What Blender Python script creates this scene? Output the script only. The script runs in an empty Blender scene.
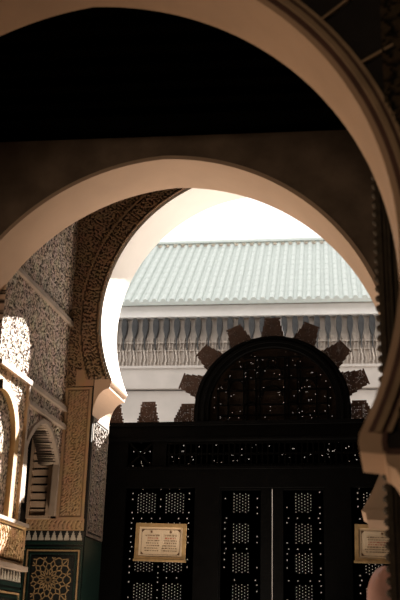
import bpy, bmesh, math, random
from mathutils import Vector, Matrix
random.seed(7)
C = bpy.context.scene.collection
PI = math.pi
sin, cos, sqrt = math.sin, math.cos, math.sqrt

# ---------------------------------------------------------------- materials
def mat(name, col, rough=0.8, var=0.25, scale=6.0, bump=0.15, bscale=40.0, spec=0.3, col2=None, metallic=0.0, trans=None):
    m = bpy.data.materials.new(name); m.use_nodes = True
    nt = m.node_tree; b = nt.nodes['Principled BSDF']
    tc = nt.nodes.new('ShaderNodeTexCoord')
    n = nt.nodes.new('ShaderNodeTexNoise'); n.inputs['Scale'].default_value = scale; n.inputs['Detail'].default_value = 6
    nt.links.new(tc.outputs['Object'], n.inputs['Vector'])
    r = nt.nodes.new('ShaderNodeValToRGB')
    c2 = col2 or tuple(c * (1 - var) for c in col)
    r.color_ramp.elements[0].color = (*c2, 1); r.color_ramp.elements[0].position = 0.3
    r.color_ramp.elements[1].color = (*col, 1); r.color_ramp.elements[1].position = 0.65
    nt.links.new(n.outputs['Fac'], r.inputs['Fac']); nt.links.new(r.outputs['Color'], b.inputs['Base Color'])
    b.inputs['Roughness'].default_value = rough; b.inputs['Specular IOR Level'].default_value = spec
    b.inputs['Metallic'].default_value = metallic
    if bump:
        n2 = nt.nodes.new('ShaderNodeTexNoise'); n2.inputs['Scale'].default_value = bscale; n2.inputs['Detail'].default_value = 4
        nt.links.new(tc.outputs['Object'], n2.inputs['Vector'])
        bp = nt.nodes.new('ShaderNodeBump'); bp.inputs['Strength'].default_value = bump; bp.inputs['Distance'].default_value = 0.01
        nt.links.new(n2.outputs['Fac'], bp.inputs['Height']); nt.links.new(bp.outputs['Normal'], b.inputs['Normal'])
    return m

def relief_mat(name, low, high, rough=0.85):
    """carved stucco: colour follows the carved height (shade painted into the recesses), plus fine grain"""
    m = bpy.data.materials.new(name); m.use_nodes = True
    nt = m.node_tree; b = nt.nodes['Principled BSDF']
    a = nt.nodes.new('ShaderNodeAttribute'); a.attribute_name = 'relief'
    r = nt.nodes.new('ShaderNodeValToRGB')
    r.color_ramp.elements[0].color = (*low, 1); r.color_ramp.elements[0].position = 0.15  # dark end: occlusion shading put into the colour
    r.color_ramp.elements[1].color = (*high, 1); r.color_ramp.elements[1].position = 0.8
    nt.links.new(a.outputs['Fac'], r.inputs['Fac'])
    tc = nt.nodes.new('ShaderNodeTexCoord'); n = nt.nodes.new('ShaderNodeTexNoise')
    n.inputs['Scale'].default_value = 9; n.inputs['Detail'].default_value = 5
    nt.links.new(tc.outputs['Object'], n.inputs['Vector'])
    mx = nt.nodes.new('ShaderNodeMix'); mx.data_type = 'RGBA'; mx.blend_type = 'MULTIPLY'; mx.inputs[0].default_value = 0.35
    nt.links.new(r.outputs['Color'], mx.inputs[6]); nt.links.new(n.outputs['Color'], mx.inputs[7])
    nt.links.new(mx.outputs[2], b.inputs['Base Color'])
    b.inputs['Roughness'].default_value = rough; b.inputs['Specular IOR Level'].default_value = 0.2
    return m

M = {}
M['plaster'] = mat('warm_plaster', (0.50, 0.315, 0.20), 0.7, 0.12, 3, 0.10, 25)
M['pink_plaster'] = mat('pink_plaster', (0.56, 0.39, 0.28), 0.75, 0.10, 3, 0.10, 25)
M['white_plaster'] = mat('white_plaster', (0.78, 0.73, 0.68), 0.8, 0.06, 3, 0.08, 25)
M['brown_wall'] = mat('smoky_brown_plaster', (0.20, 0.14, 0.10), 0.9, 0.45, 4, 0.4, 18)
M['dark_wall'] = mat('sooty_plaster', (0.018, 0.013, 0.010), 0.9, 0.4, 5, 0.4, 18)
M['maroon'] = mat('maroon_paint', (0.10, 0.045, 0.03), 0.7, 0.3)
M['tan_trim'] = mat('tan_trim_plaster', (0.34, 0.22, 0.13), 0.75, 0.25)
M['ochre'] = mat('ochre_stucco', (0.42, 0.25, 0.10), 0.7, 0.3)
M['ceiling'] = mat('blackened_cedar', (0.0009, 0.0008, 0.0007), 1.0, 0.4, spec=0.0)
M['wood'] = mat('dark_cedar', (0.0022, 0.0020, 0.0019), 0.65, 0.4, 8, 0.2, 60, 0.03)
M['wood2'] = mat('brown_cedar', (0.022, 0.0145, 0.011), 0.65, 0.4, 10, 0.2, 60, 0.05)
M['floor'] = mat('worn_stone', (0.16, 0.13, 0.10), 0.6, 0.3, 3)
M['court_floor'] = mat('pale_marble', (0.36, 0.33, 0.30), 0.6, 0.1, 2)
M['court_wall'] = mat('pale_court_stucco', (0.50, 0.42, 0.36), 0.85, 0.2, 3, 0.3, 30)
M['court_band'] = mat('pale_court_cornice', (0.50, 0.45, 0.41), 0.85, 0.15, 3, 0.1, 30)
M['fascia'] = mat('whitewashed_fascia', (0.82, 0.79, 0.76), 0.85, 0.1, 3, 0.1, 30)
M['bracket'] = mat('grey_cedar_bracket', (0.055, 0.055, 0.056), 0.8, 0.3, 12)
M['frieze'] = mat('carved_beige_frieze', (0.52, 0.45, 0.39), 0.85, 0.2, 14, 0.5, 30)
M['tiles'] = mat('pale_green_glaze', (0.53, 0.575, 0.55), 0.6, 0.10, 12, 0.1, 40, 0.4)
M['gold'] = mat('gilt_wood', (0.38, 0.25, 0.115), 0.45, 0.3, 20, 0.1, 60)
M['paper'] = mat('cream_paper', (0.72, 0.58, 0.42), 0.8, 0.1, 5, 0)
M['ink'] = mat('brown_ink', (0.16, 0.09, 0.05), 0.8, 0.2)
M['red_ink'] = mat('red_ink', (0.45, 0.08, 0.05), 0.8, 0.2)
M['green_tile'] = mat('dark_green_tile', (0.008, 0.026, 0.021), 0.35, 0.4, 25, 0.05, 60, 0.5)
M['black_tile'] = mat('black_tile', (0.012, 0.014, 0.014), 0.35, 0.4, 25, 0.05, 60, 0.5)
M['strap'] = mat('tan_tile', (0.33, 0.22, 0.115), 0.5, 0.3, 20)
M['white_tile'] = mat('white_tile', (0.46, 0.42, 0.36), 0.5, 0.2, 20)
M['shutter'] = mat('weathered_cedar', (0.42, 0.30, 0.21), 0.75, 0.3, 10)
M['pink_marble'] = mat('pink_marble', (0.62, 0.34, 0.28), 0.5, 0.2, 6)
M['pilaster'] = mat('sooty_carved_wood', (0.060, 0.042, 0.026), 0.75, 0.5, 20, 0.4, 30)
M['tooth'] = mat('red_brown_cedar', (0.060, 0.036, 0.027), 0.7, 0.4, 10, 0.2, 60, 0.05)
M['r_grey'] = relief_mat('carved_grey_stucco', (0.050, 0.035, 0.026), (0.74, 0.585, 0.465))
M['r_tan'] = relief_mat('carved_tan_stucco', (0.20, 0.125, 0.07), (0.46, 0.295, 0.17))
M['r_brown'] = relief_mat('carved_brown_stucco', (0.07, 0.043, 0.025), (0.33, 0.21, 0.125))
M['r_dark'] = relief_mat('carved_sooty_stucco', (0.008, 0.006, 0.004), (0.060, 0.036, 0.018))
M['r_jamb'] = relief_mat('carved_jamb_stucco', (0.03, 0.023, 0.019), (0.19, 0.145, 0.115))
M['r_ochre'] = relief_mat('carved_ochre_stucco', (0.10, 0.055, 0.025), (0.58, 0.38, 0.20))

# ---------------------------------------------------------------- mesh helpers
def box(bm, x0, x1, y0, y1, z0, z1):
    v = [bm.verts.new(p) for p in ((x0,y0,z0),(x1,y0,z0),(x1,y1,z0),(x0,y1,z0),(x0,y0,z1),(x1,y0,z1),(x1,y1,z1),(x0,y1,z1))]
    for f in ((0,3,2,1),(4,5,6,7),(0,1,5,4),(1,2,6,5),(2,3,7,6),(3,0,4,7)):
        bm.faces.new([v[i] for i in f])

def prism(bm, pts, y0, y1, axis='y'):
    """closed polygon in XZ extruded along Y (axis y) or in YZ extruded along X (axis x)"""
    def P(a, b, t): return (a, t, b) if axis == 'y' else (t, a, b)
    A = [bm.verts.new(P(a, b, y0)) for a, b in pts]; B = [bm.verts.new(P(a, b, y1)) for a, b in pts]
    n = len(pts); fs = []
    fs.append(bm.faces.new(A)); fs.append(bm.faces.new(B[::-1]))
    for i in range(n):
        j = (i + 1) % n
        fs.append(bm.faces.new((A[i], B[i], B[j], A[j])))
    return fs

def strip_ring(bm, inner, outer, y0, y1):
    """open band between two polylines (XZ) extruded along Y"""
    I0=[bm.verts.new((a,y0,b)) for a,b in inner]; I1=[bm.verts.new((a,y1,b)) for a,b in inner]
    O0=[bm.verts.new((a,y0,b)) for a,b in outer]; O1=[bm.verts.new((a,y1,b)) for a,b in outer]
    n=len(inner)
    for i in range(n-1):
        bm.faces.new((I0[i],I0[i+1],I1[i+1],I1[i])); bm.faces.new((O0[i],O1[i],O1[i+1],O0[i+1]))
        bm.faces.new((I0[i],O0[i],O0[i+1],I0[i+1])); bm.faces.new((I1[i],I1[i+1],O1[i+1],O1[i]))
    for k in (0,n-1): bm.faces.new((I0[k],I1[k],O1[k],O0[k]))

def bar2d(bm, p, q, w, y0, y1):
    """straight bar in the XZ plane from p to q"""
    d = Vector((q[0]-p[0], q[1]-p[1])); L = d.length
    if L < 1e-6: return
    d /= L; nx, nz = -d.y*w/2, d.x*w/2
    prism(bm, [(p[0]+nx,p[1]+nz),(p[0]-nx,p[1]-nz),(q[0]-nx,q[1]-nz),(q[0]+nx,q[1]+nz)], y0, y1)

def lathe(bm, prof, cx, cy, n=28):
    rings=[]
    for r,z in prof: rings.append([bm.verts.new((cx+r*cos(2*PI*k/n), cy+r*sin(2*PI*k/n), z)) for k in range(n)])
    for a,b in zip(rings,rings[1:]):
        for k in range(n): bm.faces.new((a[k],a[(k+1)%n],b[(k+1)%n],b[k]))
    bm.faces.new(rings[0][::-1]); bm.faces.new(rings[-1])

def obj(name, bm, m, parent=None, smooth=False, off=None):
    bmesh.ops.recalc_face_normals(bm, faces=bm.faces[:])
    me = bpy.data.meshes.new(name); bm.to_mesh(me); bm.free()
    me.materials.append(m)
    if smooth:
        me.polygons.foreach_set('use_smooth', [True]*len(me.polygons))
        me.set_sharp_from_angle(angle=math.radians(40))
    o = bpy.data.objects.new(name, me); C.objects.link(o)
    if off is not None: o.location = off
    if parent is not None:
        o.parent = parent
        if off is None: o.location = -Vector(parent.location)   # meshes are written in room coordinates
    return o

def thing(name, label, cat, loc=(0,0,0), group=None):
    o = bpy.data.objects.new(name, None); C.objects.link(o); o.location = loc
    o.empty_display_size = 0.1
    o['label']=label; o['category']=cat
    if group: o['group']=group
    return o

def tag(o, label, cat, group=None):
    o['label']=label; o['category']=cat
    if group: o['group']=group
    return o

def struct(name, bm, m, smooth=False):
    o = obj(name, bm, m, None, smooth); o['kind']='structure'; return o

def sbox(name, m, *b):
    bm = bmesh.new(); box(bm, *b); return struct(name, bm, m)

def smooth01(x, a, b):
    t = min(1, max(0, (x-a)/(b-a))); return t*t*(3-2*t)

def relief(name, m, O, U, V, N, nu, nv, du, dv, h, amp, mask=None, parent=None, kind=None, back=0.03):
    """carved slab: a height field over a rectangle, closed by a back and sides"""
    O,U,V,N = map(Vector,(O,U,V,N)); bm = bmesh.new()
    lay = bm.verts.layers.float.new('relief')
    g = {}
    def gv(i,j):
        k=(i,j)
        if k not in g:
            u,v = i*du, j*dv; hh = h(u,v)
            w = bm.verts.new(O+U*u+V*v+N*(hh*amp)); w[lay]=hh; g[k]=w
        return g[k]
    for i in range(nu):
        for j in range(nv):
            if mask and not mask((i+.5)*du,(j+.5)*dv): continue
            bm.faces.new((gv(i,j),gv(i+1,j),gv(i+1,j+1),gv(i,j+1)))
    edges=[e for e in bm.edges if len(e.link_faces)==1]
    r=bmesh.ops.extrude_edge_only(bm, edges=edges)
    for w in [x for x in r['geom'] if isinstance(x,bmesh.types.BMVert)]:
        d=(w.co-O).dot(N); w.co-=N*(d+back); w[lay]=0.0
    me = bpy.data.meshes.new(name)
    bm.normal_update()
    bm.to_mesh(me); bm.free(); me.materials.append(m)
    o=bpy.data.objects.new(name,me); C.objects.link(o)
    if parent is not None: o.parent=parent; o.location=-Vector(parent.location)
    if kind: o['kind']=kind
    return o

# carved patterns: return 0..1
def sebka(p, q):
    def f(u, v):
        a = u/p + v/q; b = u/p - v/q
        da = abs(a-round(a)); db = abs(b-round(b))
        net = 1 - smooth01(min(da,db), 0.08, 0.16)
        ca, cb = (a%1)-.5, (b%1)-.5
        rr = sqrt(ca*ca+cb*cb); th = math.atan2(cb,ca)
        leaf = 1 - smooth01(abs(rr-(0.20+0.07*cos(4*th))), 0.03, 0.08)
        dot = 1 - smooth01(rr, 0.05, 0.09)
        return max(net, 0.85*leaf, 0.8*dot)
    return f
def leafwork(p, q, s):
    """fine upright leaves woven into a lozenge net"""
    A = sebka(p, q); B = arabesque(s)
    def f(u, v):
        return smooth01(.5*A(u, v)+.62*B(u*1.35+.01*sin(v*40), v*.62), .36, .92)
    return f
def arabesque(s):
    def f(u, v):
        u*=s; v*=s
        a = sin(u*1.0+1.6*sin(v*.7)+.6*sin(v*2.1)); b = sin(v*1.1+1.5*sin(u*.8)+.5*sin(u*1.9+1))
        c = sin(2.3*(u+v)+2*a)*.5
        x = abs(a*b+.35*c)
        return smooth01(x, .10, .36)
    return f
def scroll(s, amp=1.0):
    """vertical vine scroll"""
    def f(u, v):
        a = sin((u*s)+1.9*sin(v*s*.45)); b = sin(v*s*1.3+2.2*cos(u*s*.6))
        return smooth01(abs(a)+.5*abs(b), .45, .95)
    return f
def framed(f, W, H, b=.02, g=.012, hi=1.0):
    """raised border round a carved field"""
    def k(u,v):
        d=min(u,W-u,v,H-v)
        if d<b: return hi
        if d<b+g: return 0.05
        return f(u,v)
    return k

# ---------------------------------------------------------------- arches
def arch_side(ax, offc, zc, r, zt, n=44):
    """right half of a horseshoe arch, from its foot to the apex"""
    cx = ax-offc
    a0 = math.asin((zt-zc)/r); a1 = math.acos((ax-cx)/r)
    return [(cx+r*cos(a0+(a1-a0)*i/n), zc+r*sin(a0+(a1-a0)*i/n)) for i in range(n+1)]
def arch_line(ax, offc, zc, r, zt, n=44):
    R = arch_side(ax,offc,zc,r,zt,n)
    return R + [(2*ax-x,z) for x,z in R[-2::-1]]          # right foot -> apex -> left foot

def arch_wall(name, m, ax, offc, zc, r, zt, jh, y0, y1, x0, x1, ztop, t=0.03):
    bm=bmesh.new()
    R=[(ax+jh,0.0),(ax+jh,zt)]+arch_side(ax,offc,zc,r+t,zt)
    for s in (1,-1):                       # every point of the opening joined sideways to the wall's outer edge
        xo = x1 if s>0 else x0
        P=[(x if s>0 else 2*ax-x, z) for x,z in R]
        for y in (y0,y1):
            for (xa,za),(xb,zb) in zip(P,P[1:]):
                if abs(zb-za)<1e-6: continue
                bm.faces.new([bm.verts.new(q) for q in ((xa,y,za),(xo,y,za),(xo,y,zb),(xb,y,zb))])
            bm.faces.new([bm.verts.new(q) for q in ((ax,y,P[-1][1]),(xo,y,P[-1][1]),(xo,y,ztop),(ax,y,ztop))])
        for (xa,za),(xb,zb) in zip(P,P[1:]):
            bm.faces.new([bm.verts.new(q) for q in ((xa,y0,za),(xb,y0,zb),(xb,y1,zb),(xa,y1,za))])
        bm.faces.new([bm.verts.new(q) for q in ((xo,y0,0),(xo,y1,0),(xo,y1,ztop),(xo,y0,ztop))])
    bm.faces.new([bm.verts.new(q) for q in ((x0,y0,ztop),(x1,y0,ztop),(x1,y1,ztop),(x0,y1,ztop))])
    bmesh.ops.remove_doubles(bm,verts=bm.verts[:],dist=1e-5)
    return struct(name,bm,m)

def cap_outline(tx, jx, zt, hb, hc, step, s, n=12):
    """exposed edge of an impost block, from the arch foot down to the jamb: short upright face, step, concave sweep"""
    p=[(tx,zt),(tx-s*.006,zt-hb*.5),(tx,zt-hb)]
    x0=tx+s*step; p.append((x0,zt-hb-.012)); p.append((x0+s*.006,zt-hb-.05))
    for i in range(1,n+1):
        t=i/n
        p.append((x0+s*.006+(jx-x0-s*.006)*sin(t*PI/2), zt-hb-.05-hc*(1-cos(t*PI/2))))
    return p

def horseshoe(label, mS, mC, ax, offc, zc, r, zt, jh, y0, y1, hb, hc, step, band, mCore, borders=(), t=0.03, lipy=0.006):
    T=thing('horseshoe_arch', label, 'arch', (ax,(y0+y1)/2,0), 'horseshoe arches in a row')
    bm=bmesh.new(); strip_ring(bm, arch_line(ax,offc,zc,r,zt), arch_line(ax,offc,zc,r+t,zt), y0-lipy, y1+lipy)
    obj('soffit',bm,mS,T,True)
    for s in (1,-1):
        R=arch_side(ax,offc,zc,r,zt)[0][0]
        tx = R if s>0 else 2*ax-R; jx=ax+s*jh
        P=cap_outline(tx,jx,zt,hb,hc,step,s)
        Q=[(x+s*band,z) for x,z in P if s*(x+s*band-jx)<-.004]
        if band<.5 and Q:
            Q.append((jx+s*.001,Q[-1][1]-.002)); 
            bm=bmesh.new(); prism(bm, P+[(jx,zt)] if False else P+[(jx+s*.001,P[-1][1])]+Q[::-1], y0-.02, y1+.01); bmesh.ops.triangulate(bm,faces=bm.faces[:]); cp=obj('capital',bm,mC,T)
            bm=bmesh.new()
            for (p,q) in zip(Q,Q[1:]): bar2d(bm,p,q,.022,y0-.026,y0-.02)
            sb=obj('edge_line',bm,M['maroon'],cp); sb.parent=cp; sb.location=(0,0,0)
            bm=bmesh.new(); prism(bm, Q+[(jx+s*.001,zt)], y0-.012, y1+.005); obj('capital_core',bm,mCore,T)
        else:
            bm=bmesh.new(); prism(bm, P+[(jx,zt)], y0-.02, y1+.01); obj('capital',bm,mC,T)
    for nm,ra,rb,ya,m in borders:
        bm=bmesh.new(); strip_ring(bm, arch_line(ax,offc,zc,r+ra,zt), arch_line(ax,offc,zc,r+rb,zt), ya, y0)
        obj(nm,bm,m,T)
    return T

A0=dict(ax=-1.58,offc=.152,zc=3.2,r=1.82,zt=2.37,jh=1.67,y0=4.0,y1=4.45)
A1=dict(ax=-1.51,offc=.06,zc=3.19,r=1.645,zt=2.335,jh=1.62,y0=6.0,y1=6.45)
A2=dict(ax=-1.13,offc=0.0,zc=4.35,r=1.395,zt=3.76,jh=1.42,y0=8.0,y1=8.5)

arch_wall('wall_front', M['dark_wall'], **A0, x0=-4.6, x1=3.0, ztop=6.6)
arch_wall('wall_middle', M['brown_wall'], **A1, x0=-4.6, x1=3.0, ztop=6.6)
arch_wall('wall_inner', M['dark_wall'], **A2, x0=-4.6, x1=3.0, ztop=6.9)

a0 = horseshoe('nearest horseshoe arch, smooth tan underside with maroon edge lines and a stepped foot', M['plaster'], M['plaster'], **A0, hb=.08, hc=.30, step=.10, band=.105, mCore=M['dark_wall'],
    borders=(('edge_line',.030,.055,3.985,M['maroon']),('edge_moulding',.055,.080,3.965,M['tan_trim']),('edge_groove',.080,.100,3.985,M['maroon']),('edge_moulding',.100,.118,3.97,M['tan_trim'])))
a1 = horseshoe('second horseshoe arch of plain pinkish plaster set in a dark brown wall', M['pink_plaster'], M['pink_plaster'], **A1, hb=.012, hc=.05, step=.02, band=9, mCore=None)
for s_ in (1,-1):
    P=[q for q in arch_side(A1['ax'],A1['offc'],A1['zc'],A1['r']+.028,A1['zt'],90) if q[1]<2.56]
    jx=A1['ax']+A1['jh']
    P=[(A1['ax']+(x-A1['ax'])*s_,z) for x,z in P]+[(A1['ax']+s_*(jx-A1['ax']+.06),2.56),(A1['ax']+s_*(jx-A1['ax']+.06),A1['zt'])]
    bm=bmesh.new(); prism(bm,P,5.985,6.0); obj('springer',bm,M['pink_plaster'],a1)
a2 = horseshoe('farthest horseshoe arch, white sunlit underside rising from a curved bracket', M['white_plaster'], M['tan_trim'], **A2, hb=.035, hc=.24, step=.012, band=9, mCore=None)
for c in a2.children:
    if c.name.startswith('capital'): c.data.materials[0]=M['pink_plaster']

# thin raised rays and scroll carving on the dark spandrel beside the nearest arch
sp = thing('carved_spandrel','dark carved panel with thin ochre rays beside the nearest arch','carving',(0.3,3.99,3.5))
bm=bmesh.new(); lin=[]
for k in range(9):
    a=math.radians(-18+9.5*k); cx,cz=-1.75,3.2
    bar2d(bm,(cx+1.95*cos(a),cz+1.95*sin(a)),(cx+2.9*cos(a),cz+2.9*sin(a)),.012,3.975,4.0)
obj('ray',bm,M['tan_trim'],sp)
relief('leaf_carving',M['r_dark'],(0.05,3.985,1.9),(1,0,0),(0,0,1),(0,-1,0),80,230,.015,.015,arabesque(34),.02,
       mask=lambda u,v: (0.05+u+1.75)**2+(1.9+v-3.2)**2>1.95**2 and (1.9+v)>2.38, parent=sp, back=.0)

# ---------------------------------------------------------------- shell of the passage
sbox('floor', M['floor'], -4.6,3.0,-2.0,8.9,-.1,0)
sbox('ground_courtyard', M['court_floor'], -12,9,8.9,19,-.1,0)
bm=bmesh.new(); box(bm,-4.6,3.0,4.45,6.0,5.08,5.3)
for i in range(7): box(bm,-4.6,3.0,4.6+.2*i,4.68+.2*i,5.02,5.08) if i<6 else None
for v_ in bm.verts: v_.co.z -= (v_.co.x+2.79)*.042      # the old ceiling sags towards one side
struct('ceiling',bm,M['ceiling'])
sbox('ceiling_front', M['ceiling'], -4.6,3.0,-2.0,4.0,6.0,6.2)
sbox('ceiling_inner', M['ceiling'], -4.6,3.0,6.45,8.0,6.5,6.7)
sbox('wall_rear', M['dark_wall'], -4.6,3.0,-2.2,-2.0,0,6.2)
sbox('wall_side_left', M['dark_wall'], -4.8,-4.6,-2.2,8.5,0,6.9)
sbox('wall_side_right', M['dark_wall'], 3.0,3.2,-2.2,8.5,0,6.9)
sbox('wall_right', M['dark_wall'], .14,.3,4.45,6.0,0,5.08)
sbox('wall_recess', M['dark_wall'], .7,.9,6.45,8.0,0,6.5)

# ---------------------------------------------------------------- left wall with its doorway
XL=-2.82
DY0,DY1,DSP,DRISE=7.13,7.88,2.98,.27
def door_top(y):
    c=(DY0+DY1)/2; h=(DY1-DY0)/2
    t=abs(y-c)/h
    if t>1: return 0
    return DSP+DRISE*(1-t**1.7)**.8
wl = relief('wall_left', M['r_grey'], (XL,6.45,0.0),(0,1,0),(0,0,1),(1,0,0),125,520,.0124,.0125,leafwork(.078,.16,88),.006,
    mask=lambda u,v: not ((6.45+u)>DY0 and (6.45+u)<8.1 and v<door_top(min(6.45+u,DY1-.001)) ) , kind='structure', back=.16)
# plain raised bands that divide the carving
def yband(z0,z1,ya,yb,d,name,m):
    return sbox(name,m,XL-.02,XL+d,ya,yb,z0,z1)
M['r_band']=mat('pale_band_plaster',(0.36,0.28,0.22),.8,.25)
yband(4.27,4.31,6.45,7.98,.035,'trim_1',M['r_band'])
yband(3.47,3.51,6.45,7.98,.035,'trim_2',M['r_band'])
yband(3.31,3.345,7.06,7.98,.04,'trim_3',M['r_band'])
sbox('trim_4',M['r_band'],XL-.02,XL+.03,7.055,7.09,2.36,3.47)
# doorway frame
df=thing('pointed_doorway','small pointed doorway frame in the carved wall around a slatted shutter','doorway',(XL,7.5,0))
bm=bmesh.new()
ys=[DY0+(DY1-DY0)*i/36 for i in range(37)]
inn=[(y,max(door_top(y),DSP)) for y in ys]; cy=(DY0+DY1)/2
out=[(cy+(y-cy)*1.09,z+.035) for y,z in inn]
inn=[(DY0+.02,2.545)]+inn+[(DY1-.02,2.545)]; out=[(DY0-.03,2.545)]+out+[(DY1+.03,2.545)]
V0=[bm.verts.new((XL+.03,y,z)) for y,z in inn];V1=[bm.verts.new((XL+.03,y,z)) for y,z in out]
W0=[bm.verts.new((XL-.02,y,z)) for y,z in inn];W1=[bm.verts.new((XL-.02,y,z)) for y,z in out]
for i in range(len(inn)-1):
    bm.faces.new((V0[i],V0[i+1],V1[i+1],V1[i])); bm.faces.new((V0[i],W0[i],W0[i+1],V0[i+1]))
    bm.faces.new((V1[i],V1[i+1],W1[i+1],W1[i])); bm.faces.new((W0[i],W1[i],W1[i+1],W0[i+1]))
obj('arch_moulding',bm,M['r_band'],df)

# slatted shutter seen through the doorway
sh=thing('slatted_shutter','brown louvred wooden shutter behind the small pointed doorway','shutter',(-2.97,7.96,2.5))
bm=bmesh.new()
for i in range(11):
    z=2.56+.068*i
    pts=[(7.962,z),(7.956,z+.050),(7.985,z+.056),(7.99,z+.006)]
    prism(bm,pts,-3.06,-2.90,axis='x')
obj('slats',bm,M['shutter'],sh)
bm=bmesh.new(); box(bm,-3.075,-3.05,7.94,7.995,2.53,3.36); box(bm,-2.90,-2.865,7.94,7.995,2.53,3.36); box(bm,-3.05,-2.90,7.94,7.995,3.31,3.36); box(bm,-3.05,-2.90,7.94,7.995,2.53,2.555)
obj('shutter_frame',bm,M['shutter'],sh)

# blind ochre arch on the sunlit end of the wall
bm=bmesh.new(); pts_i=[];pts_o=[]
for i in range(31):
    a=math.radians(-8+196*i/30); pts_i.append((6.52+.30*cos(a),2.95+.34*sin(a))); pts_o.append((6.52+.37*cos(a),2.95+.41*sin(a)))
pts_i=[(6.82,2.37)]+pts_i+[(6.22,2.37)]; pts_o=[(6.89,2.37)]+pts_o+[(6.15,2.37)]
sel=[i for i in range(len(pts_i)) if pts_i[i][0]>6.46 and pts_o[i][0]>6.46]
I=[pts_i[i] for i in sel];Oo=[pts_o[i] for i in sel]
a=[[bm.verts.new((x,y,z)) for y,z in L] for x,L in ((XL+.045,I),(XL+.045,Oo),(XL-.02,I),(XL-.02,Oo))]
for i in range(len(I)-1):
    bm.faces.new((a[0][i],a[0][i+1],a[1][i+1],a[1][i])); bm.faces.new((a[0][i],a[2][i],a[2][i+1],a[0][i+1])); bm.faces.new((a[1][i],a[1][i+1],a[3][i+1],a[3][i]))
o=obj('blind_arch',bm,M['ochre']); tag(o,'ochre edging of a blind arch in the bright sun patch on the carved wall','arch edging')

# carved ochre dado panel, ledge, tiles below
o=relief('scroll_carving',M['r_ochre'],(XL+.03,6.46,2.075),(0,1,0),(0,0,1),(1,0,0),62,24,.0118,.0120,framed(scroll(62),.73,.288,.02,.01),.02,back=.05)
tag(o,'ochre scroll-carved stucco panel below the sun patch, above tiles','carved panel')
o=sbox('trim_5',M['r_band'],XL-.02,XL+.075,6.45,7.24,2.035,2.07)
o=sbox('trim_6',M['r_band'],XL-.02,XL+.06,6.45,7.22,2.365,2.39)
GT='mosaic tile dados'
def tile_merlons(P, length, z0, h, w, dirn):
    """stepped white merlons on black along a wall; P maps (u, z, depth) to room"""
    bmW=bmesh.new(); n=int(length/w)
    for k in range(n):
        u=k*w+.1*w
        for (a,b,c0,c1) in ((0,.8,0,.28),(.1,.7,.28,.55),(.22,.58,.55,.8),(.33,.47,.8,1)):
            p=[P(u+a*w,z0+c0*h,.008),P(u+b*w,z0+c0*h,.008),P(u+b*w,z0+c1*h,.008),P(u+a*w,z0+c1*h,.008)]
            q=[P(u+a*w,z0+c0*h,0),P(u+b*w,z0+c0*h,0),P(u+b*w,z0+c1*h,0),P(u+a*w,z0+c1*h,0)]
            va=[bmW.verts.new(x) for x in p]; vb=[bmW.verts.new(x) for x in q]
            bmW.faces.new(va); bmW.faces.new(vb[::-1])
            for i in range(4): bmW.faces.new((va[i],va[(i+1)%4],vb[(i+1)%4],vb[i]))
    return bmW
def star_lattice(P, cu, cz, R, u0,u1,z0,z1, w=.0085):
    """interlaced ten-fold star strapwork"""
    bmS=bmesh.new()
    def seg(p,q):
        # clip by sampling
        d=Vector((q[0]-p[0],q[1]-p[1])); L=d.length
        if L<1e-5: return
        d/=L; n=max(1,int(L/.012))
        for i in range(n):
            a=(p[0]+d.x*L*i/n,p[1]+d.y*L*i/n); b=(p[0]+d.x*L*(i+1)/n,p[1]+d.y*L*(i+1)/n)
            if not(u0<a[0]<u1 and z0<a[1]<z1 and u0<b[0]<u1 and z0<b[1]<z1): continue
            ox,oz=-d.y*w/2,d.x*w/2
            c=[P(a[0]+ox,a[1]+oz,.012),P(a[0]-ox,a[1]-oz,.012),P(b[0]-ox,b[1]-oz,.012),P(b[0]+ox,b[1]+oz,.012)]
            bmS.faces.new([bmS.verts.new(x) for x in c])
    def pt(r,a): return (cu+r*cos(a),cz+r*sin(a))
    N=12
    for k in range(N):
        a=2*PI*k/N; h=PI/N
        seg(pt(.10*R,a),pt(.22*R,a+h)); seg(pt(.10*R,a),pt(.22*R,a-h))
        seg(pt(.22*R,a+h),pt(.46*R,a+h*.35)); seg(pt(.22*R,a+h),pt(.46*R,a+h*1.65))
        seg(pt(.46*R,a+h*.35),pt(.60*R,a+h)); seg(pt(.46*R,a-h*.35),pt(.60*R,a-h))
        seg(pt(.46*R,a+h*.35),pt(.46*R,a-h*.35)); 
        seg(pt(.60*R,a+h),pt(.80*R,a+h*.4)); seg(pt(.60*R,a-h),pt(.80*R,a-h*.4))
        seg(pt(.80*R,a+h*.4),pt(.80*R,a-h*.4)); seg(pt(.80*R,a+h*.4),pt(1.0*R,a+h)); seg(pt(.80*R,a-h*.4),pt(1.0*R,a-h))
        seg(pt(1.0*R,a+h),pt(1.2*R,a+h*.3)); seg(pt(1.0*R,a-h),pt(1.2*R,a-h*.3)); seg(pt(1.2*R,a+h*.3),pt(1.2*R,a-h*.3))
        seg(pt(1.2*R,a+h*.3),pt(1.45*R,a+h)); seg(pt(1.2*R,a-h*.3),pt(1.45*R,a-h)); seg(pt(1.0*R,a+h),pt(1.45*R,a+h))
    return bmS

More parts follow.
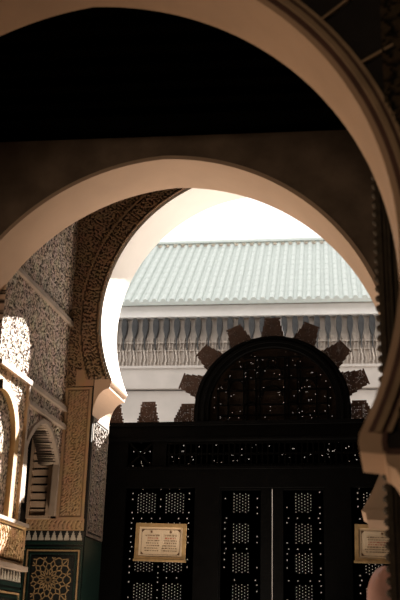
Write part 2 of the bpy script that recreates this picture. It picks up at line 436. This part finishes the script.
def tile_dado(label, P, length, ztop, zbot, inset, cu, R, edge_lines, loc):
    T=thing('tile_dado',label,'tiled dado',loc,GT)
    def slab(u0,u1,z0,z1,d0,d1):
        bm=bmesh.new(); v=[]
        for d in (d0,d1):
            for (u,z) in ((u0,z0),(u1,z0),(u1,z1),(u0,z1)): v.append(bm.verts.new(P(u,z,d)))
        for f in ((0,1,2,3),(7,6,5,4),(0,4,5,1),(1,5,6,2),(2,6,7,3),(3,7,4,0)): bm.faces.new([v[i] for i in f])
        return bm
    obj('tile_ground',slab(0,length,zbot,ztop,-.03,0),M['black_tile'],T)
    mh=.075
    obj('merlon_strip',tile_merlons(P,length,ztop-mh,mh,.057,1),M['white_tile'],T)
    bm=slab(0,length,ztop-mh-.035,ztop-mh-.012,0,.008); obj('border',bm,M['green_tile'],T)
    z1=ztop-mh-.055
    for k,(g) in enumerate(edge_lines):
        bm=bmesh.new()
        a=g
        for (u0,u1,za,zb) in ((a,length-a,z1-a-.012,z1-a),(a,a+.012,zbot,z1-a-.012),(length-a-.012,length-a,zbot,z1-a-.012)):
            v=[]
            for d in (0,.008):
                for (u,z) in ((u0,za),(u1,za),(u1,zb),(u0,zb)): v.append(bm.verts.new(P(u,z,d)))
            for f in ((0,1,2,3),(7,6,5,4),(0,4,5,1),(1,5,6,2),(2,6,7,3),(3,7,4,0)): bm.faces.new([v[i] for i in f])
        obj('border',bm,M['green_tile'] if k%2==0 else M['strap'],T)
    i=inset
    obj('star_field',slab(i,length-i,zbot,z1-i,0,.006),M['black_tile'],T)
    obj('star_lattice',star_lattice(P,cu,z1-i-.19,R,i+.004,length-i-.004,zbot,z1-i-.004),M['strap'],T)
    return T
tile_dado('dark green star mosaic tiles below the tan carved pier', lambda u,z,d:(-3.075+u,7.985-d,z), .52, 2.43, .3, .08, .235, .165, (0,.025,.05), (-2.84,7.98,0))
tile_dado('dark green tiles below the ochre scroll-carved panel', lambda u,z,d:(XL+.03+d,6.46+u,z), .76, 2.03, .3, .075, .38, .20, (0,.025,.05), (XL,6.84,0))

# ---------------------------------------------------------------- pier and spandrel of the farthest arch
pr=thing('carved_pier','tan carved stucco pier under the bracket of the white arch','pier',(-2.71,7.99,2.43))
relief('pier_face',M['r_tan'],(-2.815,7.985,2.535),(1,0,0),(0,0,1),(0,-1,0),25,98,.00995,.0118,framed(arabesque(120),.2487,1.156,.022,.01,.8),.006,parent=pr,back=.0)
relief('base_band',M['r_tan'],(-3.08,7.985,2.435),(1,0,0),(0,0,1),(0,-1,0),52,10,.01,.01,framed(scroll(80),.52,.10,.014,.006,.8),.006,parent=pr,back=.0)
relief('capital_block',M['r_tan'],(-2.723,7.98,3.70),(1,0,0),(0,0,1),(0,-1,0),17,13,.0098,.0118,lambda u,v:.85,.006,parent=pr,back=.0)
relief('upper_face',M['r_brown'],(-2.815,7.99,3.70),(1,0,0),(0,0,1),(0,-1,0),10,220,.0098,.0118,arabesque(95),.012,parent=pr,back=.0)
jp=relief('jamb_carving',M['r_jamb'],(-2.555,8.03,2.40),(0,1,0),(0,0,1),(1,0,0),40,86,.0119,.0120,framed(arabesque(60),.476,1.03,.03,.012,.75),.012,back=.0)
tag(jp,'grey carved stucco panel lining the jamb under the white arch','carved panel')
jt=sbox('jamb_tiles',M['green_tile'],-2.57,-2.547,8.0,8.5,.0,2.385); del jt['kind']; tag(jt,'dark green tiles lining the jamb below the grey carved panel','tiles')
ss=thing('carved_spandrel','brown arabesque stucco around the curve of the white arch','carving',(-1.9,7.99,5))
ax,zc,rr=A2['ax'],A2['zc'],A2['r']
def sp_mask(u,v):
    x=-2.717+u; z=3.845+v
    d=sqrt((x-ax)**2+(z-zc)**2)
    return d>rr+.21 
def sp_band(u,v):
    x=-2.717+u; z=3.76+v
    d=sqrt((x-ax)**2+(z-zc)**2)
    return rr+.02<d<rr+.21 and x<-.2
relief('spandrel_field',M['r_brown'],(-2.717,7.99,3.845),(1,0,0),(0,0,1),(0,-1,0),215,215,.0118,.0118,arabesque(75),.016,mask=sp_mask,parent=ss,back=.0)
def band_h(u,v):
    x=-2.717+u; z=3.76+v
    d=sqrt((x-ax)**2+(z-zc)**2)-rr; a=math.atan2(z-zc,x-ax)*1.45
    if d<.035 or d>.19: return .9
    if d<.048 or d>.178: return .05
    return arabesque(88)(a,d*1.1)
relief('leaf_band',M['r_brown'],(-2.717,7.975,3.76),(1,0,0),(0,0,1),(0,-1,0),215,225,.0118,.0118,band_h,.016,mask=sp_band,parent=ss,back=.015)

# ---------------------------------------------------------------- scalloped pilaster at the right, pink capital below the second arch
ps=thing('scalloped_pilaster','dark carved upright post with a scalloped edge behind the nearest arch foot','pilaster',(.06,4.95,0))
bm=bmesh.new(); box(bm,-.012,.14,4.93,5.0,0,5.08)
for i,(xa,d) in enumerate(((.002,.022),(.024,.012),(.046,.028),(.074,.014),(.096,.024))):
    box(bm,xa,xa+.014,4.93-d,4.93,0,5.08)
obj('shaft',bm,M['pilaster'],ps)
bm=bmesh.new(); lathe(bm,[(.002,-.021),(.012,-.017),(.020,-.008),(.021,0),(.020,.008),(.012,.017),(.002,.021)],0,0,14)
me0=None
z=1.62
k=0
while z<4.35:
    if me0 is None:
        o=obj('scallop',bm,M['pilaster'],ps,True,off=(-.012-.06+.0,4.955-4.95,z)); me0=o.data
    else:
        o=bpy.data.objects.new('scallop',me0); C.objects.link(o); o.parent=ps; o.location=(-.072,.005,z)
    z+=.0565; k+=1
mc=thing('marble_column','rounded pink marble column head low behind the scalloped post','column',(-.01,6.2,0))
bm=bmesh.new(); lathe(bm,[(.10,1.62),(.10,1.66),(.118,1.72),(.142,1.78),(.150,1.83),(.146,1.88),(.132,1.93),(.110,1.975),(.085,2.005),(.05,2.02)],-.01,6.2,36); obj('capital',bm,M['pink_marble'],mc,True)
bm=bmesh.new(); lathe(bm,[(.13,0),(.13,.1),(.095,.16),(.088,.8),(.086,1.62)],-.01,6.2,36); obj('shaft',bm,M['pink_marble'],mc,True)

# ---------------------------------------------------------------- the wooden screen
SX,SY=-1.05,8.8
S=thing('wooden_screen','tall black carved wooden screen with lattice doors and a toothed round top','wooden screen',(SX,SY,0))
def wbox(name,*b,m='wood',par=None):
    bm=bmesh.new(); box(bm,*b); return obj(name,bm,M[m],S) if par is None else sub(name,bm,M[m],par)
def sub(name,bm,m,par):
    o=obj(name,bm,m); o.parent=par
    o.matrix_parent_inverse=Matrix.Identity(4)
    o.location=(0,0,0)    # part meshes already sit in room coordinates (part offset equals minus the thing's place)
    return o
def lattice(x0,x1,z0,z1,hole,y=8.79,c=.0135,th=.008):
    """board pierced by small square holes: hole(i,j,x,z) gives the open share of a cell"""
    nx=round((x1-x0)/c); nz=round((z1-z0)/c); cx=(x1-x0)/nx; cz=(z1-z0)/nz
    bm=bmesh.new(); g={}
    def V(x,z):
        k=(round(x,5),round(z,5))
        if k not in g: g[k]=bm.verts.new((x,y,z))
        return g[k]
    for i in range(nx):
        j=0
        while j<nz:
            xa,za=x0+i*cx,z0+j*cz; xb,zb=xa+cx,za+cz
            s=hole(i,j,xa+cx/2,za+cz/2)
            if not s:
                bm.faces.new((V(xa,za),V(xb,za),V(xb,zb),V(xa,zb)))
            else:
                e=(1-s)/2; p,q,r_,t=xa+cx*e,xb-cx*e,za+cz*e,zb-cz*e
                bm.faces.new((V(xa,za),V(xb,za),V(q,r_),V(p,r_))); bm.faces.new((V(xb,za),V(xb,zb),V(q,t),V(q,r_)))
                bm.faces.new((V(xb,zb),V(xa,zb),V(p,t),V(q,t))); bm.faces.new((V(xa,zb),V(xa,za),V(p,r_),V(p,t)))
            j+=1
    bmesh.ops.solidify(bm,geom=bm.faces[:],thickness=th)
    return bm
ROWS=[2.785,2.515,2.25,1.98]
def leaf_hole(cols, dotx):
    def h(i,j,x,z):
        for zc_ in ROWS:
            for xc in cols:
                if abs(x-xc)<.092 and abs(z-zc_)<.088: return .52 if (i%2==0 and j%2==(i//2)%2) else 0
        for xd in dotx:
            if abs(x-xd)<.0068:
                for zc_ in ROWS:
                    for dz in (-.09,-.035,.035,.09):
                        if abs(z-zc_-dz)<.0068 and random.random()<.62: return .70
        for zc_ in [r+.132 for r in ROWS]+[ROWS[-1]-.135]:
            if abs(z-zc_)<.0068:
                for xc in cols:
                    for dx in (-.13,-.05,.05,.13):
                        if abs(x-xc-dx)<.0068 and random.random()<.62: return .70
        return 0
    return h
ZP0,ZP1=1.80,2.92
# posts
for xa,xb in ((-2.66,-2.42),(-1.76,-1.53)):
    for s in (0,1):
        a,b=(xa,xb) if s==0 else (2*SX-xb,2*SX-xa)
        wbox('post',a,b,8.75,8.85,0,2.92 if xa>-2 else 3.355)
# rails
wbox('rail',-2.66,.56,8.74,8.86,3.355,3.54); wbox('rail',-2.42,.32,8.75,8.85,2.92,3.112)
wbox('rail_moulding',-2.66,.56,8.72,8.74,3.50,3.535); wbox('rail_moulding',-2.66,.56,8.725,8.74,3.36,3.38); wbox('rail_moulding',-2.42,.32,8.735,8.75,3.09,3.112)
# side panels
for s in (0,1):
    a,b=(-2.42,-1.76) if s==0 else (2*SX+1.76,2*SX+2.42)
    bm=lattice(a,b,ZP0,ZP1,leaf_hole([a+.20,b-.20],[a+.055,(a+b)/2,b-.055])); obj('lattice_panel',bm,M['wood'],S)
    wbox('base_panel',a,b,8.78,8.82,0,ZP0)
# doors
for s in (0,1):
    x0,x1=(-1.53,SX-.0065) if s==0 else (SX+.0065,2*SX+1.53)
    bm=bmesh.new()
    la,lb=(x0+.015,x1-.095) if s==0 else (x0+.095,x1-.015)
    box(bm,x0,la,8.77,8.83,.02,ZP1); box(bm,lb,x1,8.77,8.83,.02,ZP1); box(bm,la,lb,8.77,8.83,.02,ZP0); box(bm,la,lb,8.77,8.83,ZP1-.02,ZP1)
    d=obj('door_leaf',bm,M['wood'],S)
    bm=lattice(la,lb,ZP0,ZP1-.02,leaf_hole([(la+lb)/2],[la+.035,lb-.035])); sub('lattice_panel',bm,M['wood'],d)
    bm=bmesh.new(); xr=SX-.045 if s==0 else SX+.045
    lathe(bm,[(.003,1.235),(.014,1.24),(.018,1.25),(.014,1.262),(.003,1.268)],xr,8.755,14); sub('door_knob',bm,M['gold'],d)
# frieze
def fr_hole(dens):
    def h(i,j,x,z):
        r=random.random()
        return .6 if r<dens*(1.6 if (i//3)%2 else .4) else 0
    return h
for s in (0,1):
    a,b=(-2.42,-2.18) if s==0 else (2*SX+2.18,2*SX+2.42)
    obj('frieze_panel',lattice(a,b,3.112,3.355,fr_hole(.03)),M['wood2'],S)
    bm=bmesh.new(); bar2d(bm,(a,3.112),(b,3.355),.02,8.765,8.785); bar2d(bm,(a,3.355),(b,3.112),.02,8.765,8.785); obj('cross_brace',bm,M['wood'],S)
    a,b=(-2.18,-2.045) if s==0 else (2*SX+2.045,2*SX+2.18)
    wbox('post',a,b,8.75,8.85,3.112,3.355)
obj('frieze_panel',lattice(-2.045,2*SX+2.045,3.112,3.355,fr_hole(.033)),M['wood2'],S)
bm=bmesh.new(); x=-2.03
while x<2*SX+2.03:
    box(bm,x,x+.014,8.765,8.785,3.14,3.33); x+=.052
box(bm,-2.045,2*SX+2.045,8.765,8.785,3.112,3.14); box(bm,-2.045,2*SX+2.045,8.765,8.785,3.33,3.355); box(bm,-2.045,2*SX+2.045,8.768,8.783,3.225,3.245)
obj('spindles',bm,M['wood'],S)
# round fanlight
RC=3.655
def ell(rx,rz,n=60,zf=3.54):
    return [(SX+rx,zf)]+[(SX+rx*cos(PI*i/n),RC+rz*sin(PI*i/n)) for i in range(n+1)]+[(SX-rx,zf)]
bm=bmesh.new(); strip_ring(bm,ell(.60,.60),ell(.735,.705),8.73,8.87); obj('arch_frame',bm,M['wood'],S)
bm=bmesh.new(); strip_ring(bm,ell(.640,.638),ell(.665,.662),8.715,8.73); strip_ring(bm,ell(.70,.68),ell(.715,.692),8.72,8.73); obj('frame_moulding',bm,M['wood'],S)
def fan_hole(i,j,x,z):
    dx,dz=(x-SX),(z-RC)
    if dz>0 and (dx/.625)**2+(dz/.625)**2>1: return 1.0001
    zone=math.sin(i*.9)*math.sin(j*.55)
    return .52 if random.random()<(.05 if zone>.25 else .012) else 0
def fan_panel():
    c=.0125; bm=bmesh.new()
    x0=SX-.625; nx=100; nz=59
    for i in range(nx):
        for j in range(nz):
            xa,za=x0+i*c,3.54+j*c; s=fan_hole(i,j,xa+c/2,za+c/2)
            if s>1: continue
            if not s:
                bm.faces.new([bm.verts.new(p) for p in ((xa,8.8,za),(xa+c,8.8,za),(xa+c,8.8,za+c),(xa,8.8,za+c))])
            else:
                e=c*(1-s)/2; xb,zb=xa+c,za+c
                A=[bm.verts.new(p) for p in ((xa,8.8,za),(xb,8.8,za),(xb,8.8,zb),(xa,8.8,zb))]
                B=[bm.verts.new(p) for p in ((xa+e,8.8,za+e),(xb-e,8.8,za+e),(xb-e,8.8,zb-e),(xa+e,8.8,zb-e))]
                for k in range(4): bm.faces.new((A[k],A[(k+1)%4],B[(k+1)%4],B[k]))
    bmesh.ops.remove_doubles(bm,verts=bm.verts[:],dist=1e-4)
    bmesh.ops.solidify(bm,geom=bm.faces[:],thickness=.006)
    return bm
obj('fanlight_lattice',fan_panel(),M['wood2'],S)
bm=bmesh.new()
def arc2(cx,cz,r,a0,a1,w,n=14):
    P=[(cx+r*cos(math.radians(a0+(a1-a0)*i/n)),cz+r*sin(math.radians(a0+(a1-a0)*i/n))) for i in range(n+1)]
    for p,q in zip(P,P[1:]): bar2d(bm,p,q,w,8.765,8.79)
for s in (-1,1):
    for xx,zt_ in ((.12,4.16),(.155,4.16),(.24,4.12),(.27,4.1),(.42,4.0),(.52,3.85)):
        bar2d(bm,(SX+s*xx,3.54),(SX+s*xx,zt_),.014,8.765,8.79)
    arc2(SX+s*.34,3.87,.07,0,180,.012); arc2(SX+s*.20,3.68,.05,0,180,.012)
for zz,w in ((3.60,.50),(3.70,.55),(3.84,.53),(3.95,.46),(4.05,.40),(4.16,.28)):
    bar2d(bm,(SX-w,zz),(SX+w,zz),.012,8.765,8.79)
arc2(SX,3.98,.10,0,180,.016); arc2(SX,3.78,.10,0,180,.016); arc2(SX,4.10,.05,0,360,.012)
obj('fanlight_bars',bm,M['wood'],S)
# teeth around the arch and on the rail: pierced, with serrated outlines
def tooth_mesh(bw,tw,h,c=.0135,seed=1,dens=.24):
    rnd=random.Random(seed); bm=bmesh.new(); nz=round(h/c); 
    for j in range(nz):
        w=bw+(tw-bw)*j/(nz-1); n=max(2,round(w/2/c+ (.5 if j%2 else 0)))
        for i in range(-n,n):
            xa,za=i*c,j*c
            edge=(i in(-n,n-1)) or j in(0,nz-1)
            if not edge and rnd.random()<dens:
                e=c*.29; A=[bm.verts.new((x,0,z)) for x,z in ((xa,za),(xa+c,za),(xa+c,za+c),(xa,za+c))]
                B=[bm.verts.new((x,0,z)) for x,z in ((xa+e,za+e),(xa+c-e,za+e),(xa+c-e,za+c-e),(xa+e,za+c-e))]
                for k in range(4): bm.faces.new((A[k],A[(k+1)%4],B[(k+1)%4],B[k]))
            else:
                bm.faces.new([bm.verts.new((x,0,z)) for x,z in ((xa,za),(xa+c,za),(xa+c,za+c),(xa,za+c))])
    bmesh.ops.remove_doubles(bm,verts=bm.verts[:],dist=1e-4)
    bmesh.ops.solidify(bm,geom=bm.faces[:],thickness=.012)
    return bm
tm=tooth_mesh(.235,.135,.215); first=None
for ang in (90,66,114,42,138,19.5,160.5):
    a=math.radians(ang)
    px,pz=(.725*cos(a),RC+.695*sin(a))
    if first is None: o=first=obj('tooth',tm,M['tooth'],S,off=(px,0,pz))
    else: o=first.copy(); C.objects.link(o); o.parent=S; o.location=(px,0,pz)
    o.rotation_euler=(0,PI/2-a,0)
# broad quarter teeth beside the ring, small merlons along the rail
bm=tooth_mesh(.28,.13,.19,seed=4); q=obj('tooth',bm,M['tooth'],S,off=(-.81,0,3.54)); q2=q.copy(); C.objects.link(q2); q2.location=(.81,0,3.54)
bm=tooth_mesh(.205,.125,.215,seed=6); f2=obj('merlon',bm,M['tooth'],S,off=(-2.25-SX,0,3.54))
for xx in (-2.60-SX,2.25+SX,2.60+SX):
    o=f2.copy(); C.objects.link(o); o.location=(xx,0,3.54)

# ---------------------------------------------------------------- framed notices
def notice(label,x0,x1,z0,z1,tilt,red,seed):
    rnd=random.Random(seed)
    y=8.735
    cx,cz=(x0+x1)/2,(z0+z1)/2; w,h=x1-x0,z1-z0
    T=thing('framed_notice',label,'notice',(cx,y,cz),'framed notices on the wooden screen')
    T.rotation_euler=(0,tilt,0)
    f=.034; bm=bmesh.new()
    for a in ((-w/2,w/2,h/2-f,h/2),(-w/2,w/2,-h/2,-h/2+f),(-w/2,-w/2+f,-h/2+f,h/2-f),(w/2-f,w/2,-h/2+f,h/2-f)):
        box(bm,a[0],a[1],-.012,.012,a[2],a[3])
    box(bm,-w/2-.008,w/2+.008,-.02,.012,-h/2-.006,-h/2+.012)
    obj('frame',bm,M['gold'],T,off=(0,0,0))
    bm=bmesh.new(); box(bm,-w/2+f,w/2-f,.0,.008,-h/2+f,h/2-f); p=obj('paper',bm,M['paper'],T,off=(0,0,0))
    iw,ih=w/2-f-.022,h/2-f-.02
    bm=bmesh.new(); 
    for a,b,c_,d in ((-iw,iw,ih-.003,ih),(-iw,iw,-ih,-ih+.003),(-iw,-iw+.003,-ih,ih),(iw-.003,iw,-ih,ih)): box(bm,a,b,-.002,0,c_,d)
    for sx in (-1,1):
        for sz in (-1,1):
            prism(bm,[(sx*iw,sz*ih),(sx*(iw-.03),sz*ih),(sx*iw,sz*(ih-.03))],-.002,0)
    obj('printed_border',bm,M['ink'],p,off=(0,0,0))
    n=7
    for r in range(n):
        z=ih-.055-(2*ih-.09)*r/(n-1)
        halves=((-iw+.03,-.012),(.012,iw-.03)) if not red else ((-iw+.03,iw-.03),)
        for a,b in halves:
            bm=bmesh.new(); x=a+rnd.random()*.03
            while x<b-.01:
                l=.006+rnd.random()*.016; hh=.004+rnd.random()*.004
                box(bm,x,min(x+l,b),-.002,0,z-hh/2,z+hh/2); x+=l+.004+rnd.random()*.005
            ro=(red and r in(2,3)) or (not red and r==1)
            t=obj('text_line',bm,M['red_ink' if ro else 'ink'],p,off=(0,0,0))
            if red and ro: t['label']='line of red lettering'
    for ex in ((0,) if red else (-iw*.5,iw*.5)):       # small emblems at the top
        bm=bmesh.new()
        prism(bm,[(ex+.014*cos(2*PI*k/10)*(1 if k%2 else .55),ih-.022+.014*sin(2*PI*k/10)*(1 if k%2 else .55)) for k in range(10)],-.002,0)
        obj('emblem',bm,M['ink'],p,off=(0,0,0))
    return T
notice('gold framed cream notice with brown lettering, hanging whole on the screen beside the pier',-2.300,-1.826,2.258,2.590,.02,False,3)
notice('gold framed notice with red lines of lettering, half hidden by the scalloped post',-.315,.16,2.262,2.585,.02,True,5)

# ---------------------------------------------------------------- building across the courtyard
B=thing('courtyard_building','pale courtyard facade with a green tiled roof and row of grey eave brackets','building',(-2.2,14.0,0))
B.rotation_euler=(0,0,math.radians(3.6))
def bobj(name,bm,m,smooth=False): return obj(name,bm,m,B,smooth,off=(0,0,0))
XA,XB=-7.0,6.0
bm=bmesh.new(); box(bm,XA,XB,.25,.6,0,6.6); bobj('facade',bm,M['court_wall'])
bm=bmesh.new(); box(bm,XA,XB,.06,.25,6.46,6.64); bobj('fascia',bm,M['fascia'])
bm=bmesh.new(); box(bm,XA,XB,.10,.25,5.30,5.64); box(bm,XA,XB,.07,.25,5.62,5.66); bobj('cornice',bm,M['court_band'])
bm=bmesh.new(); box(bm,XA,XB,.17,.25,4.2,5.28); bobj('lower_band',bm,M['court_band'])
# frieze with wavy ribs
bm=bmesh.new(); box(bm,XA,XB,.18,.25,5.66,6.46)
SP=.169; nb=25; xs=[-4.2+2.2+SP*i for i in range(-1,nb+1)]
for x in xs:
    for dx,w in ((0,.022),(.05,.010),(-.05,.010)):
        for k in range(8):
            z0=5.68+.058*k; o_=.010*sin(k*1.3+dx*20)
            box(bm,x+dx+o_-w/2,x+dx+o_+w/2,.135-.01*k/8,.19,z0,z0+.058)
box(bm,XA,XB,.145,.25,6.05,6.075); box(bm,XA,XB,.15,.25,5.92,5.935)
bobj('carved_frieze',bm,M['frieze'])
# brackets
bm=bmesh.new()
hw=[(5.93,.008),(6.06,.010),(6.13,.014),(6.18,.026),(6.24,.041),(6.29,.046),(6.34,.046),(6.39,.045),(6.43,.036),(6.452,.020)]
prism(bm,[(w_,z_) for z_,w_ in hw]+[(-w_,z_) for z_,w_ in hw[::-1]],.085,.26)
fb=None
for x in xs:
    if fb is None:
        fb=bobj('bracket',bm,M['bracket']); fb.location=(x,0,0)
        bv=fb.modifiers.new('b','BEVEL'); bv.width=.018; bv.segments=2
    else:
        o=fb.copy(); C.objects.link(o); o.location=(x,0,0)
# tiled roof
RY,RZ0,RZ1=2.1,6.64,8.55
bm=bmesh.new()
slope=Vector((0,RY+.15,RZ1-RZ0)); L=slope.length; sd=slope/L; nn=Vector((0,-sd.z,sd.y))
base=Vector((0,-.15,RZ0)); seg=14; TP=.142; x=XA
nseg=11
while x<XB:
    prev=None
    for r in range(nseg+1):
        for rep in (0,1):
            if r in(0,) and rep==0: continue
            if r==nseg and rep==1: continue
            t=r/nseg; lift=.0 if rep==0 else .012
            ring=[]
            for k in range(9):
                a=PI*k/8; ring.append(bm.verts.new(base+sd*(L*t)+Vector((x+TP*.31*cos(a),0,0))+nn*(.045*sin(a)+ (lift*.35 if sin(a)>.1 else 0))))
            if prev:
                for k in range(8): bm.faces.new((prev[k],prev[k+1],ring[k+1],ring[k]))
            else: bm.faces.new(ring)
            prev=ring
    x+=TP
p0=base; p1=base+sd*L
v=[bm.verts.new(q) for q in (p0+Vector((XA,0,0)),p0+Vector((XB,0,0)),p1+Vector((XB,0,0)),p1+Vector((XA,0,0)))]; bm.faces.new(v)
v2=[bm.verts.new(Vector(q.co)-nn*.06) for q in v]; bm.faces.new(v2[::-1])
for i in range(4): bm.faces.new((v[i],v2[i],v2[(i+1)%4],v[(i+1)%4]))
bobj('roof_tiles',bm,M['tiles'])
bm=bmesh.new(); prism(bm,[(RY+.09*cos(PI*k/10),RZ1+.03+.08*sin(PI*k/10)) for k in range(11)],XA,XB,axis='x'); bobj('ridge_cap',bm,M['tiles'])
bm=bmesh.new(); box(bm,XA,XB,RY-.04,RY+.3,0,RZ1); bobj('rear_wall',bm,M['court_wall'])

# ---------------------------------------------------------------- light
w=bpy.data.worlds.new('World'); bpy.context.scene.world=w; w.use_nodes=True
bg=w.node_tree.nodes['Background']; bg.inputs['Color'].default_value=(1.0,.97,.93,1); bg.inputs['Strength'].default_value=1.7
sl=bpy.data.lights.new('sun','SUN'); sl.energy=56; sl.angle=math.radians(.6); sl.color=(1,.93,.84)
so=bpy.data.objects.new('sun',sl); C.objects.link(so); so.location=(2,20,14)
sdir=Vector((.31,1,.70)).normalized()
so.rotation_euler=sdir.to_track_quat('Z','Y').to_euler()
al=bpy.data.lights.new('entrance_fill','AREA'); al.energy=45; al.size=1.6; al.color=(1,.78,.55)  # added warm fill behind the camera, not a fixture of the passage
ao=bpy.data.objects.new('entrance_fill',al); C.objects.link(ao); ao.location=(-2.2,-1.2,4.2)
ao.rotation_euler=(Vector((-2.2,-1.2,4.2))-Vector((-1.4,6,3.0))).to_track_quat('Z','Y').to_euler()

for nm,loc,tgt,e,sz,spr in (('hall_fill',(-2.0,7.1,.7),(-2.2,7.5,4.0),30,.4,150),('hall_fill',(-2.5,7.0,.8),(-.2,6.2,3.5),8,.4,75),  # added unseen fills near the floor, imitating bounce from the sun patch
        ('passage_fill',(-2.9,4.9,.8),(0.2,4.3,3.0),8,.4,70),('threshold_fill',(-1.1,8.4,.4),(-1.3,8.25,5.5),30,.3,65)):  # more added fills, brightening the arch undersides from below
    l=bpy.data.lights.new(nm,'AREA'); l.energy=e; l.size=sz; l.color=(1,.80,.60) if nm!='threshold_fill' else (1,.88,.76); l.spread=math.radians(spr)
    lo=bpy.data.objects.new(nm,l); C.objects.link(lo); lo.location=loc
    lo.rotation_euler=(Vector(loc)-Vector(tgt)).to_track_quat('Z','Y').to_euler()

# ---------------------------------------------------------------- camera
f=960.; a=75.
Yc=Vector((196,-357,f)); b=(f*f+196*a)/357; Zc=Vector((a,b,f))
Yc.normalize(); Zc.normalize(); Xc=-(Yc.cross(Zc))
cam=bpy.data.cameras.new('camera'); cam.sensor_fit='VERTICAL'; cam.sensor_height=36; cam.lens=36*f/600
cam.clip_end=200
co=bpy.data.objects.new('camera',cam); C.objects.link(co)
right=Vector((Xc.x,Yc.x,Zc.x)); up=Vector((Xc.y,Yc.y,Zc.y)); fw=Vector((Xc.z,Yc.z,Zc.z))
m=Matrix((( right.x,up.x,-fw.x,0),(right.y,up.y,-fw.y,0),(right.z,up.z,-fw.z,1.5),(0,0,0,1)))
co.matrix_world=m
cam.dof.use_dof=True; cam.dof.focus_distance=9.6; cam.dof.aperture_fstop=2.0
sc=bpy.context.scene; sc.camera=co
sc.view_settings.view_transform='Standard'; sc.view_settings.look='None'; sc.view_settings.exposure=0.0
sc.cycles.use_denoising=True; sc.cycles.max_bounces=8; sc.cycles.diffuse_bounces=6; sc.cycles.caustics_reflective=False; sc.cycles.caustics_refractive=False
sc.cycles.sample_clamp_indirect=6
